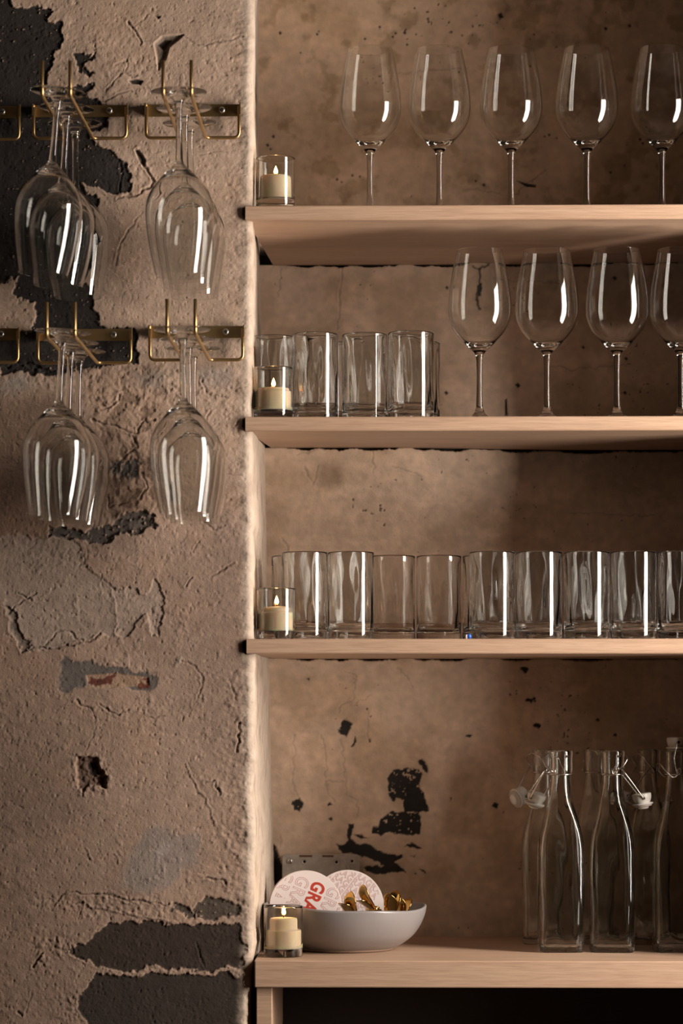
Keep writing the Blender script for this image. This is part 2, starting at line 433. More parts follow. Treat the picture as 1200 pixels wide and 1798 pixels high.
    r.zone([(0,645),(300,640),(420,660),(425,760),(330,700),(160,720),(60,670),(0,680)], .8, 12)
    r.soft(zc([(610,420),(780,400),(770,470),(700,490),(620,450)],2.667,0,500), (.27,.225,.195), 12, .7)
    r.soft(zc([(930,385),(1085,380),(1095,440),(1040,490),(965,470),(930,420)],2.667,0,500), (.37,.30,.26), 12, .75)
    r.soft(zc([(0,440),(100,420),(160,470),(80,500),(0,520)],2.667,0,500), (.46,.41,.37), 10, .6)
    r.soft([(-60,700),(60,690),(130,700),(120,800),(150,900),(90,960),(-60,960)], (.70,.66,.63), 26, 1, True)
    r.patch([(0,640),(30,636),(70,645),(110,642),(140,648),(100,655),(60,654),(0,652)], 2.2, BK, 1.5)
    r.patch(zc([(520,830),(600,815),(650,850),(640,890),(600,900),(530,880)],2.667,0,500), 1.8, (.12,.1,.09), 2.5, speck=.3)
    r.patch(zc([(755,930),(800,925),(805,1000),(760,1010)],2.667,0,500), 1.4, (.13,.105,.09), 2)
    for pts, dp, wd in (([(470,582),(530,560),(560,515)],1.6,1.7), ([(430,630),(520,655),(600,682),(640,690),(660,640),(720,630)],1.5,1.7), ([(620,700),(640,760),(600,790),(520,870)],1.2,1.5),
        ([(660,880),(690,950),(650,1000)],1.2,1.6), ([(500,985),(510,1040),(600,1020)],1.3,1.6), ([(950,1110),(1000,1145),(1050,1125)],.9,1.2), ([(1060,885),(1140,885)],.8,1.1),
        ([(940,430),(965,510),(1070,525)],.9,1.2), ([(1100,660),(1120,630)],1.0,1.3), ([(960,640),(985,590)],.9,1.2)):
        r.crack(zc(pts,2.667,0,500), dp, wd)
    # long hollow at mid height, its brown-black shading painted into the colour
    r.patch([(88,925),(120,926),(150,931),(196,918),(212,905),(235,898),(258,902),(277,908),(276,934),(250,930),(222,936),(200,945),(180,950),(150,947),(104,945),(88,938)], 2.6, (.10,.082,.070), 2.2, lip=.8, speck=.30)
    r.zone([(0,930),(160,940),(200,980),(80,1010),(0,1000)], .55, 10)
    low = zc([(-300,130),(0,120),(300,110),(390,180),(400,240),(520,345),(530,440),(545,510),(520,580),(470,565),(370,605),(200,635),(100,655),(50,520),(0,400),(-300,400)],2.667,0,900)
    r.patch(low, .9, (.335,.262,.212), 1.6, k=.75)
    r.patch(zc([(520,350),(560,345),(620,362),(680,402),(725,310),(748,345),(770,440),(748,560),(722,578),(672,480),(622,560),(565,575),(530,560),(545,510),(532,440)],2.667,0,900), 1.0, (.40,.315,.26), 1.3, lip=.6, k=.6)
    r.patch(zc([(0,420),(40,520),(100,655),(130,640),(90,545),(40,440)],2.667,0,900), 1.2, (.2,.155,.125), 1.6, lip=.7)
    for pts, dp, wd in (([(100,655),(180,630),(240,640),(350,615),(430,600),(470,568)],1.3,1.6), ([(210,620),(270,550),(320,560),(380,605)],1.0,1.3), ([(30,470),(100,410),(160,380)],1.0,1.3),
        ([(80,380),(140,405)],1.2,1.5), ([(870,350),(895,305)],1.2,1.6), ([(985,300),(1060,260),(1095,235)],.9,1.5), ([(850,690),(910,720),(950,770),(940,830),(915,880)],.8,1.2),
        ([(1070,780),(1110,880)],.9,1.3), ([(460,895),(540,945),(600,925)],1.1,1.5), ([(350,870),(380,905),(435,915)],1.2,1.6), ([(440,920),(445,1020),(400,1110)],.5,1.0),
        ([(690,965),(760,950)],.7,1.2), ([(900,190),(930,130)],.6,1.2), ([(1120,985),(1115,1120)],1.6,1.8)):
        r.crack(zc(pts,2.667,0,900), dp, wd)
    r.zone(zc([(780,440),(900,460),(900,600),(800,620)],2.667,0,900), .6, 7)
    r.zone(zc([(450,870),(740,880),(780,1090),(560,1040)],2.667,0,900), .5, 9)
    r.patch(zc([(275,700),(310,665),(350,690),(420,695),(520,725),(640,740),(730,770),(735,800),(700,820),(520,824),(400,818),(340,842),(290,835),(280,770)],2.667,0,900), .7, (.125,.112,.105), 2.6, k=.92)
    r.patch(zc([(400,760),(540,750),(690,770),(700,810),(480,822),(408,808)],2.667,0,900), .9, (.40,.265,.185), 1.5, warp=False)
    r.patch(zc([(405,770),(470,778),(550,756),(515,785),(525,808),(415,812)],2.667,0,900), .2, (.145,.05,.035), 1.2)
    r.patch(zc([(650,782),(692,786),(690,808),(650,808)],2.667,0,900), .2, (.15,.05,.035), 1.2)
    r.patch(zc([(820,660),(838,655),(840,690),(825,710),(815,690)],2.667,0,900), -.9, (.36,.285,.235), 2)
    # lower part
    r.patch(zc([(370,-20),(440,-25),(470,40),(505,75),(490,125),(440,105),(395,130),(360,60)],2.667,0,1340), 3.6, (.15,.095,.07), 3.0, lip=1.0)
    r.zone(zc([(340,-40),(460,-40),(530,70),(500,150),(380,150),(330,60)],2.667,0,1340), 1.6, 9)
    r.patch(zc([(410,10),(440,0),(450,50),(420,60)],2.667,0,1340), 2.0, (.05,.035,.03), 2)
    r.patch(zc([(440,60),(490,75),(485,115),(445,100)],2.667,0,1340), 1.5, (.06,.03,.025), 2)
    r.soft(zc([(690,320),(770,290),(830,340),(930,350),(940,440),(850,520),(720,620),(620,600),(590,540),(590,470),(640,380)],2.667,0,1340), (.335,.275,.245), 9, .85)
    r.soft(zc([(740,390),(800,380),(780,440),(700,470)],2.667,0,1340), (.42,.355,.32), 9, .7)
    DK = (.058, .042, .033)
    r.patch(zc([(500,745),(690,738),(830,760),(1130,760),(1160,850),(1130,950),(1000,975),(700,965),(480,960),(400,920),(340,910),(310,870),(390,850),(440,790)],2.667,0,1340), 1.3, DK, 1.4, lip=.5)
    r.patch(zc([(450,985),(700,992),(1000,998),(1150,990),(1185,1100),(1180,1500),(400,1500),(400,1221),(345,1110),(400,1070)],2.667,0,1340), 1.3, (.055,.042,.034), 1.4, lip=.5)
    r.patch(zc([(790,660),(850,684),(900,692),(960,630),(1040,640),(1130,660),(1130,706),(1020,738),(860,722),(800,690)],2.667,0,1340), 1.8, (.12,.092,.072), 2, speck=.25)
    r.zone(zc([(120,640),(420,630),(560,600),(800,650),(1000,740),(700,740),(400,720),(240,700)],2.667,0,1340), 1.0, 9)
    r.zone(zc([(140,800),(330,800),(320,880),(220,970),(140,960)],2.667,0,1340), 1.5, 11)
    r.zone(zc([(480,950),(1150,965),(1150,1010),(480,985)],2.667,0,1340), 1.2, 8)
    r.zone(zc([(260,1080),(350,1090),(400,1221),(260,1221)],2.667,0,1340), 1.2, 10)
    for pts, dp, wd in (([(320,607),(500,620),(600,642),(790,667)],1.2,1.6), ([(400,665),(560,705),(720,730),(830,752)],-.9,1.6), ([(250,690),(290,625),(320,607)],-.8,1.6),
        ([(870,0),(920,100),(980,200),(1010,295)],-.8,1.6), ([(960,95),(1000,80),(1025,150)],1.2,1.6), ([(960,540),(1050,545),(1060,575)],1.3,1.8), ([(920,840),(955,955)],1.0,1.8),
        ([(400,400),(425,455)],-.6,1.4), ([(545,430),(560,465)],-.6,1.4), ([(350,665),(385,655)],2,2.2), ([(190,900),(150,960)],1.6,2.2), ([(330,850),(340,905),(400,925)],1,1.6), ([(150,1070),(110,1180)],.5,1.2), ([(75,1160),(95,1180)],1.4,1.8)):
        r.crack(zc(pts,2.667,0,1340), dp, wd)
    r.zone([(392,60),(438,60),(438,700),(400,700)], .5, 9, 18)
    r.zone([(395,1180),(436,1180),(436,1620),(385,1560),(375,1380)], .9, 11, 14)
    # the corner itself is chipped, the niche side smooth and lighter in colour
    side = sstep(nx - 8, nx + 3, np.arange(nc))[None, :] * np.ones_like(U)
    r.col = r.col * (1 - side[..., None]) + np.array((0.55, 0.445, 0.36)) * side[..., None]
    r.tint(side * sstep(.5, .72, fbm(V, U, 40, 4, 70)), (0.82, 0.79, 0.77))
    chip = np.exp(-((np.arange(nc)[None, :] - nx) / 9.0)**2)
    r.h += chip * (fbm(V, U*.3, 16, 4, 71) - .5) * 5.0
    # black notches beside the shelf ends, and the dark rear corner low down
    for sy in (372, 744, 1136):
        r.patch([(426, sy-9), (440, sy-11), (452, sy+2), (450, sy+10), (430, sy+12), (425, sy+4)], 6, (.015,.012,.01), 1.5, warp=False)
    H = r.h / 1000.0
    H[:, nx+NA:] *= 0.8
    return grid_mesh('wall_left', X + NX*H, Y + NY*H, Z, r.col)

def build_wall_back():
    zs = axis((0.0, 0.80, .04), (0.80, 0.855, .006), (0.855, 2.41, .0015), (2.41, 2.9, .03))
    xs = axis((-0.255, -0.215, .003), (-0.215, 0.455, .0015), (0.455, 0.64, .010))
    X, Z = np.meshgrid(xs, zs); Y = depth(Z, X)
    U, V = to_px(X, Y, Z)
    r = Relief(U, V, (0.73, 0.55, 0.42), 7)
    r.h += (fbm(U, V, 170, 3, 80) - .5) * 6 + (fbm(U, V, 40, 4, 81) - .5) * 2.0 + (fbm(U, V, 9, 3, 82) - .5) * .55
    r.h += (fbm(U*.3, V*1.6, 24, 3, 83) - .5) * .8
    r.tint(sstep(.45, .62, fbm(U, V*1.2, 120, 5, 84)), (0.82, 0.80, 0.76))
    r.tint(sstep(.55, .62, fbm(U, V*1.2, 70, 5, 86)), (1.10, 1.09, 1.08))
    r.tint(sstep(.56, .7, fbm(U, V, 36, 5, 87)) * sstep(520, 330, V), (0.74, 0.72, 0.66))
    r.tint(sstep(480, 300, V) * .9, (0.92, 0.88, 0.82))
    gr = fbm(U, V, 5, 2, 88); r.h -= sstep(.84, .92, gr) * .4
    pits = fbm(U, V, 6.0, 2, 89) + (fbm(U, V, 90, 2, 90) - .5) * .5
    pm = sstep(.95, 1.0, pits); r.h -= pm * 1.2; r.tint(pm * .9, (.15, .13, .12))
    BK = (0.034, 0.030, 0.028)
    g = lambda pts: zc(pts, 3.333, 440, 1150)
    P = lambda pts, **k: r.patch(g(pts), 1.3, BK, 1.0, warp=False, lip=.35, **k)
    # ragged patches: corners from the photograph, roughened by a finer warp
    r.wu = U + (fbm(U, V, 9, 3, 91) - .5) * 9; r.wv = V + (fbm(U, V, 9, 3, 92) - .5) * 9
    Q = lambda pts, sp=0: r.patch(g(pts), 1.3, BK, 1.0, lip=.35, speck=sp)
    Q([(545,380),(590,402),(578,440),(565,475),(520,468),(512,440),(530,430),(530,400)])
    Q([(600,500),(607,478),(620,510),(608,540),(594,536)]); Q([(690,490),(702,488),(700,508),(692,508)])
    Q([(808,700),(840,672),(890,665),(985,668),(1000,690),(990,760),(1008,800),(1020,850),(1050,890),(1045,915),(985,925),(905,915),(905,845),(850,835),(835,860),(800,810)], .34)
    Q([(905,760),(985,780),(1020,850),(1048,895),(985,925),(900,915)])
    Q([(982,612),(1010,612),(1042,660),(1030,685),(1010,660),(990,635)])
    Q([(760,960),(830,920),(900,912),(985,925),(1000,960),(995,1050),(930,1060),(850,1045),(760,1052),(700,1045),(720,1005),(755,1005)], .30)
    Q([(495,1105),(545,1115),(565,1090),(570,1010),(560,985),(605,985),(590,1080),(620,1105),(690,1110),(740,1140),(800,1165),(890,1170),(890,1190),(850,1210),(920,1280),(860,1270),(760,1280),(680,1275),(655,1245),(690,1230),(780,1235),(720,1205),(630,1170),(540,1160)])
    Q([(895,1125),(945,1098),(1018,1135),(960,1128)]); Q([(990,1250),(1040,1270),(1020,1275)]); Q([(935,1172),(960,1165),(950,1180)])
    Q([(610,1045),(650,1050),(685,1070),(640,1072)]); Q([(245,865),(285,835),(315,875),(290,910),(258,895)], .2)
    Q([(450,880),(470,862),(488,882),(460,890)]); Q([(452,955),(470,945),(478,962),(460,966)]); Q([(85,1065),(155,1120),(120,1165),(110,1200),(95,1300),(50,1400),(90,1200)])
    Q([(60,1060),(72,1100),(60,1120)]); Q([(1165,830),(1178,832),(1172,850)]); Q([(950,1280),(975,1275),(965,1290)]); Q([(60,1340),(170,1180),(190,1260),(180,1400),(60,1500)])
    for x, y, s in ((823,1292,6),(930,1230,7),(945,1275,7),(938,1228,5),(870,1415,8),(1080,1290,5),(921,1175,8),(1052,1262,4),(540,1190,4)):
        r.patch([(x-s, y), (x-s*.2, y-s*.7), (x+s, y-s*.3), (x+s*.4, y+s*.8)], 1.2, BK, 1.0, lip=.3)
    for pts in ([(255,470),(262,570),(240,740),(290,840)], [(410,470),(445,560),(440,700),(445,790),(490,860)], [(530,500),(545,640),(570,820),(625,850),(625,940)],
                [(560,90),(620,130),(600,260),(520,300),(510,340)], [(600,290),(690,245),(715,240)], [(695,330),(685,440),(695,500)], [(860,70),(930,150),(945,190)], [(180,1130),(170,1040)],
                [(440,740),(550,745)]):
        r.crack(g(pts), .55, 1.1, dark=.25)
    r.patch([(470,1470),(486,1492),(490,1515),(503,1535),(500,1600),(499,1690),(460,1690),(466,1560)], 3, (.022,.018,.016), 2.5, lip=.3)  # black shadow of the deep corner hole painted into the plaster colour
    # upper bays
    for x, y, s in ((492,58,5),(557,60,4),(560,55,3),(641,68,4),(667,47,4),(753,38,4),(695,58,4),(711,57,5),(715,78,4),(690,64,4),(731,60,3),(793,56,4),(592,315,4),(600,320,3),(619,308,4),(632,310,3),(528,93,3),
                    (978,82,3),(938,118,4),(1065,50,5),(1107,45,4),(965,237,4),(957,240,3),(978,243,3),(1125,245,5),(1130,252,4),(1098,291,3),(1073,303,4),(812,128,4),(850,325,5),(836,318,4),(480,240,5),(470,255,5),(475,262,4),
                    (785,505,5),(784,690,6),(995,554,6),(1025,610,5),(1098,690,6),(1100,630,6),(910,677,8),(1080,490,7)):
        s *= .62; r.patch([(x-s, y-.3*s), (x, y-s), (x+s, y), (x, y+s)], 1.5, (.04,.033,.028), .9, warp=False)
    r.patch([(907,317),(925,322),(941,325),(942,329),(925,328)], 1.5, (.03,.025,.022), 1.0, warp=False)
    r.patch([(866,10),(882,2),(893,14),(880,32),(868,24)], -2.2, None, 4); r.patch([(872,26),(880,22),(884,32),(876,34)], 2.0, (.05,.04,.03), 1.3)
    r.crack([(842,475),(841,505),(836,525),(843,548)], 1.6, 2.4, dark=.9)
    r.crack([(828,468),(838,475),(850,473),(860,466)], 1.6, 1.8, dark=.9)
    r.patch([(836,505),(846,500),(846,522),(838,528)], .8, (.085,.082,.075), 1.5)
    r.patch([(887,702),(890,700),(892,730),(887,730)], 2.5, (.02,.016,.014), .8, warp=False)
    for pts in ([(520,800),(580,785),(640,783)], [(535,820),(550,850),(560,820)], [(655,790),(657,830)], [(690,820),(740,835)], [(600,470),(596,560),(590,580)], [(494,470),(490,520)], [(870,490),(1000,500)], [(955,640),(1010,650),(1100,640)],
                [(820,120),(700,130)], [(820,330),(900,345),(960,300)], [(1000,900),(1150,905)], [(495,945),(505,965),(507,990)]):
        r.crack(pts, .6, 1.2, dark=.3)
    r.soft([(560,810),(600,815),(600,850),(560,860)], (.5,.46,.42), 12, .6, True)
    # open joints under the backs of the shelves
    zu = [SH[0]-.0205, SH[1]-.0135, SH[2]-.0205]
    for zz in zu:
        wob = (fbm(U, V*0, 60, 6, 93, .65) - .47) * .02
        d = (zz - Z) - np.maximum(wob, -0.001)
        m = sstep(.0012, -.0012, d) * sstep(-.03, -.02, d)
        r.h -= m * 14; r.paint(m, (.02, .016, .014))
    H = r.h / 1000.0
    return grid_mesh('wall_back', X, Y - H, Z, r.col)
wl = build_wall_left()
wb = build_wall_back()

# ------------------------------------------------------------------ rest of the room shell
def struct(name, bm, m):
    o = from_bm(name, bm, m, smooth=False); o['kind'] = 'structure'; return o
NICHE_R = 0.56
struct('wall_niche_right', box_bm(NICHE_R, WIN_X + 0.12, 0.0, 0.55, 0, 2.9, 0.004), M['roomwall'])
bm = bmesh.new()
box_bm(WIN_X, WIN_X+.12, -4.6, WIN_Y1, 0, 2.9, 0, bm); box_bm(WIN_X, WIN_X+.12, WIN_Y0, 0.0, 0, 2.9, 0, bm)
box_bm(WIN_X, WIN_X+.12, WIN_Y1, WIN_Y0, 0, WIN_Z0, 0, bm); box_bm(WIN_X, WIN_X+.12, WIN_Y1, WIN_Y0, WIN_Z1, 2.9, 0, bm)
struct('wall_right', bm, M['roomwall'])
wf = bmesh.new(); t = .04
for a in ((WIN_Y1, WIN_Y1+t, WIN_Z0, WIN_Z1), (WIN_Y0-t, WIN_Y0, WIN_Z0, WIN_Z1), (WIN_Y1, WIN_Y0, WIN_Z0, WIN_Z0+t), (WIN_Y1, WIN_Y0, WIN_Z1-t, WIN_Z1)):
    box_bm(WIN_X+.02, WIN_X+.07, a[0], a[1], a[2], a[3], .003, wf)
struct('window_1', wf, M['frame'])
struct('floor', box_bm(-1.9, WIN_X+.12, -4.6, 0.55, -.05, 0.0, 0), M['floor'])
struct('ceiling', box_bm(-1.9, WIN_X+.12, -4.6, 0.55, 2.9, 2.95, 0), M['roomwall'])

# ------------------------------------------------------------------ shelves and counter
SHX0, SHX1 = -0.2195, NICHE_R + 0.002
YF = -0.006
def shelf(i, px_left, th, tback, label):
    z = SH[i]; d = float(depth(z - .02)) + .004; d2 = float(depth(z - .02, .3)) + .004; x0 = (px_left - 700) / 1230
    bm = bmesh.new()
    # the left end is cut back to follow the plaster
    zb = z - th
    xi = x0 + 0.022
    P = [(x0, YF), (SHX1, YF), (SHX1, d2), (.26, d2), (-.02, d), (xi, d), (x0 + .004, 0.02)]
    top = [bm.verts.new((x, y, z)) for x, y in P]
    bot = [bm.verts.new((x, y, zb + (th - tback) * max(0, (y - YF) / (d - YF)))) for x, y in P]
    bm.faces.new(top); bm.faces.new(bot[::-1])
    for k in range(len(P)): bm.faces.new((top[k], bot[k], bot[(k+1) % len(P)], top[(k+1) % len(P)]))
    bmesh.ops.bevel(bm, geom=bm.edges[:], offset=.0012, segments=2, affect='EDGES')
    o = from_bm('wall_shelf', bm, M['maple'], smooth=False)
    return tag(o, label, 'shelf', 'maple shelves in the niche')
shelf(0, 430, .0205, .0205, 'pale maple top shelf carrying five stemmed glasses and a candle')
shelf(1, 430, .0200, .0130, 'pale maple middle shelf with both highball glasses and stemmed glasses on it')
shelf(2, 432, .0210, .0210, 'pale maple shelf carrying only a long line of highball glasses and a candle')
ct = empty('bar_counter', (0, .2, 0), 'thick maple counter with grey bowl and bottles on it, dark below', 'counter')
cx0 = (447 - 700) / 1230
cdp = 0.432
def cpart(name, b, m): 
    o = from_bm(name, b, m, ct, False); o.location = (0, -.2, 0); return o
cpart('worktop', box_bm(cx0, SHX1, -.008, cdp, SH[3] - .0385, SH[3], .0018), M['maple'])
lx0, lx1 = (450 - 700) / 1230, (478 - 700) / 1230
cpart('side_panel', box_bm(lx0, lx1, 0.0, cdp - .03, 0.0, SH[3] - .0386, .0012), M['maple'])
cpart('side_panel', box_bm(SHX1 - .027, SHX1 - .004, 0.0, cdp - .03, 0.0, SH[3] - .0386, .0012), M['maple'])
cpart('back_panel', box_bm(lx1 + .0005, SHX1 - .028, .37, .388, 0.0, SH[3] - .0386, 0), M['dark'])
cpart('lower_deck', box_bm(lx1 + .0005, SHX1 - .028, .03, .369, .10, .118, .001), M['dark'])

# ------------------------------------------------------------------ drinking glasses
def wine_mesh():
    outer = [(0,0),(.034,0),(.0372,.0006),(.0374,.0014),(.034,.0021),(.026,.0030),(.017,.0046),(.0100,.0085),(.0062,.015),(.0047,.026),(.0042,.048),(.0042,.072),(.0048,.088),
             (.0062,.0955),(.0100,.1003),(.0165,.1062),(.0245,.1146),(.0328,.1240),(.0397,.1345),(.0442,.1470),(.0457,.1600),(.0456,.1680),(.0444,.1840),(.0415,.2040),(.0375,.2250),(.0338,.2420),(.03325,.2449),(.03315,.2454)]
    out = [(0, 0), (.034, 0)] + spline(outer[1:], 4)[1:]
    inner = [(.03275,.2454),(.03280,.2449),(.03335,.2420),(.0369,.2250),(.0408,.2040),(.0436,.1840),(.0447,.1680),(.0447,.1600),(.0431,.1475),(.0385,.1358),(.0315,.1255),(.0232,.1165),(.0150,.1105),(.0075,.1080),(0,.1074)]
    prof = out + [(.03295, .2456)] + spline(inner, 4)
    bm = lathe_bm(prof, 72); bmesh.ops.recalc_face_normals(bm, faces=bm.faces[:])
    me = bpy.data.meshes.new('wine_glass'); bm.to_mesh(me); bm.free(); return me
WINE = wine_mesh(); WINE.materials.append(M['glass']); WINE.polygons.foreach_set('use_smooth', [True]*len(WINE.polygons))
HH = 0.1262
def highball_mesh():
    R = .0333; w_ = .0021
    out = [(0,.0008),(.022,.0006),(.0300,0),(.0318,.0005),(.0327,.0018),(.0331,.004)] + [(.0331+.0002*k/10, .004 + (HH-.006)*k/10) for k in range(1, 11)] + [(R-.0001,HH-.0008),(R-.0009,HH)]
    inn = [(R-w_+.0002,HH-.0006),(R-w_,HH-.003)] + [(R-w_-.0006*k/8, HH-.003-(HH-.030)*k/8) for k in range(1, 9)] + spline([(R-w_-.0008,.024),(R-w_-.003,.0170),(R-w_-.0085,.0128),(.0130,.0113),(0,.0108)], 4)
    def wob(r, z, a):                                # pressed glass: the inner wall is never quite even
        if r > R - .0012 or z < .0105: return r, z
        k = min(1, max(0, (HH - .004 - z) / .02)) * .00045
        return r + k * (math.sin(3*a+1) + .8*math.sin(5*a+.7+z*20) + .7*math.sin(8*a+2-z*34) + .45*math.sin(13*a+z*50) - 1.2) * min(1, r/.02), z
    bm = lathe_bm(out + inn, 96, wob=wob); bmesh.ops.recalc_face_normals(bm, faces=bm.faces[:])
    me = bpy.data.meshes.new('highball_glass'); bm.to_mesh(me); bm.free(); me.materials.append(M['glass'])
    me.polygons.foreach_set('use_smooth', [True]*len(me.polygons)); return me
HIGH = highball_mesh()
def put(me, name, loc, label, cat, group, rz=0):
    o = bpy.data.objects.new(name, me); C.objects.link(o); o.location = loc; o.rotation_euler = (0, 0, rz)
    return tag(o, label, cat, group)
def on(px, Y, z): 
    p = at(px, HZ - (z - CAM.z) * F / 4, Y); return (p.x, Y, z + .0002)
ordn = ['first', 'second', 'third', 'fourth', 'fifth', 'sixth', 'seventh', 'eighth', 'ninth']
for i, px in enumerate((650, 772, 898, 1031, 1163)):
    put(WINE, 'wine_glass', on(px, .098, SH[0]), f'{"rightmost" if i == 4 else ordn[i]} stemmed glass{"" if i == 4 else " from the left"} standing on the top shelf', 'glass', 'stemmed glasses on the top shelf', i*1.1)
for i, px in enumerate((842.5, 961, 1084, 1196)):
    put(WINE, 'wine_glass', on(px, .052, SH[1]), ['first stemmed glass right of the highballs on the middle shelf', 'second stemmed glass from the left on the middle shelf', 'third stemmed glass from the left on the middle shelf', 'stemmed glass cut by the picture edge on the middle shelf'][i], 'glass', 'stemmed glasses on the middle shelf', i*.9)
for i, (px, Y) in enumerate(((479, .090), (554, .060), (641, .066), (722, .050))):
    put(HIGH, 'highball_glass', on(px, Y, SH[1]), ['highball glass behind the lit candle on the middle shelf', 'front highball glass next right of the candle on the middle shelf', 'third front highball glass from the left on the middle shelf', 'rightmost front highball glass on the middle shelf'][i], 'glass', 'highball glasses on the middle shelf', i)
for i, px in enumerate((490, 572, 653, 734)):
    put(HIGH, 'highball_glass', on(px, .160, SH[1]), f'{ordn[i]} rear-row highball glass from the left on the middle shelf', 'glass', 'highball glasses on the middle shelf', i)
for i, px in enumerate((535, 616.5, 865, 947, 1031, 1113, 1195)):
    put(HIGH, 'highball_glass', on(px, .046, SH[2]), ['front highball glass just right of the candle on the third shelf', 'second front-row highball glass from the left on the third shelf', 'third front-row highball glass, right of the blue bead on the third shelf', 'fourth front-row highball glass from the left on the third shelf', 'fifth front-row highball glass from the left on the third shelf', 'sixth front-row highball glass from the left on the third shelf', 'front highball glass cut by the picture edge on the third shelf'][i], 'glass', 'highball glasses on the third shelf', i)
for i, px in enumerate((516, 602, 690, 771, 852, 934, 1015, 1097, 1180)):
    put(HIGH, 'highball_glass', on(px, .146, SH[2]), f'{ordn[i]} rear-row highball glass from the left on the third shelf', 'glass', 'highball glasses on the third shelf', i)
bd = from_bm('bead', lathe_bm(spline([(0,0),(.0024,.0004),(.0036,.0026),(.0034,.005),(.0018,.0068),(0,.0072)], 3), 16), M['blue'])
bd.location = on(824, .004, SH[2]); tag(bd, 'tiny blue bead on the shelf edge between two highball glasses', 'bead')
wp = from_bm('paper_scrap', box_bm(-.0012, .0012, -.0008, .0008, 0, .006, .0003), M['card'])
wp.location = on(819.5, .002, SH[2]); tag(wp, 'tiny white scrap standing beside the blue bead', 'scrap')

# ------------------------------------------------------------------ votive candles
VH = 0.0735
def votive_mesh():
    R = .0285; w_ = .0020
    out = [(0,.0006),(.020,.0004),(.0258,0),(.0272,.0006),(.0279,.002)] + [(.0279+.0006*k/8, .002+(VH-.004)*k/8) for k in range(1, 9)] + [(R,VH-.0008),(R-.0008,VH)]
    inn = [(R-w_+.0002,VH-.0007),(R-w_,VH-.003)] + [(R-w_-.0004*k/8, VH-.003-(VH-.021)*k/8) for k in range(1, 9)] + spline([(R-w_-.0006,.0170),(R-w_-.0016,.0142),(R-w_-.005,.0128),(.010,.0124),(0,.0123)], 3)
    bm = lathe_bm(out+inn, 64); bmesh.ops.recalc_face_normals(bm, faces=bm.faces[:])
    me = bpy.data.meshes.new('votive_holder'); bm.to_mesh(me); bm.free(); me.materials.append(M['votive'])
    me.polygons.foreach_set('use_smooth', [True]*len(me.polygons)); return me
VOT = votive_mesh()
def flame_bm(h=.0130, r=.0031):
    return lathe_bm([(0,0)] + spline([(r*.45,h*.02),(r*.9,h*.16),(r,h*.32),(r*.78,h*.55),(r*.42,h*.78),(r*.12,h*.95)], 4) + [(0,h)], 20)
def candle(px, Y, z, prof, top, where, tilt=0):
    p = on(px, Y, z)
    put(VOT, 'votive_holder', p, f'clear votive glass holding a lit candle {where}', 'candle holder', 'votive glasses')
    e = empty('candle', (p[0], p[1], p[2] + .0126), f'lit cream candle inside the votive glass {where}', 'candle', 'lit cream candles')
    bm = lathe_bm([(0,0)] + spline(prof, 4) + [(0, top - .0006)], 48, wob=lambda r, q, a: (r * (1 + .006*math.sin(3*a+px)), q + (tilt*r*math.cos(a) if q > top*.55 else 0)))
    from_bm('wax_body', bm, M['wax'], e)
    wk = from_bm('wick', tube_bm([(0,0,top-.002),(.0002,0,top+.0025),(.0008,0,top+.0052)], .0006, 8), M['wick'], e)
    fl = from_bm('flame', flame_bm(), M['flame'], e); fl.location = (.0005, 0, top + .0036)
candle(484, .026, SH[0], [(.0222,0),(.0226,.001),(.0226,.012),(.0224,.030),(.0218,.0335),(.0200,.0350),(.012,.0346)], .0342, 'on the top shelf')
candle(480, .0245, SH[1], [(.0252,0),(.0256,.001),(.0256,.024),(.0250,.0262),(.0232,.0270),(.0230,.0300),(.0210,.0312),(.012,.0306)], .0302, 'on the middle shelf')
candle(485.5, .028, SH[2], [(.0252,0),(.0256,.001),(.0256,.0225),(.0246,.0255),(.0218,.0272),(.0212,.0310),(.0180,.0335),(.010,.0345)], .0340, 'on the third shelf', .03)
candle(498, .058, SH[3], [(.0252,0),(.0256,.001),(.0256,.0235),(.0246,.0262),(.0205,.0272),(.0200,.0400),(.0180,.0432),(.010,.0440)], .0436, 'on the counter')

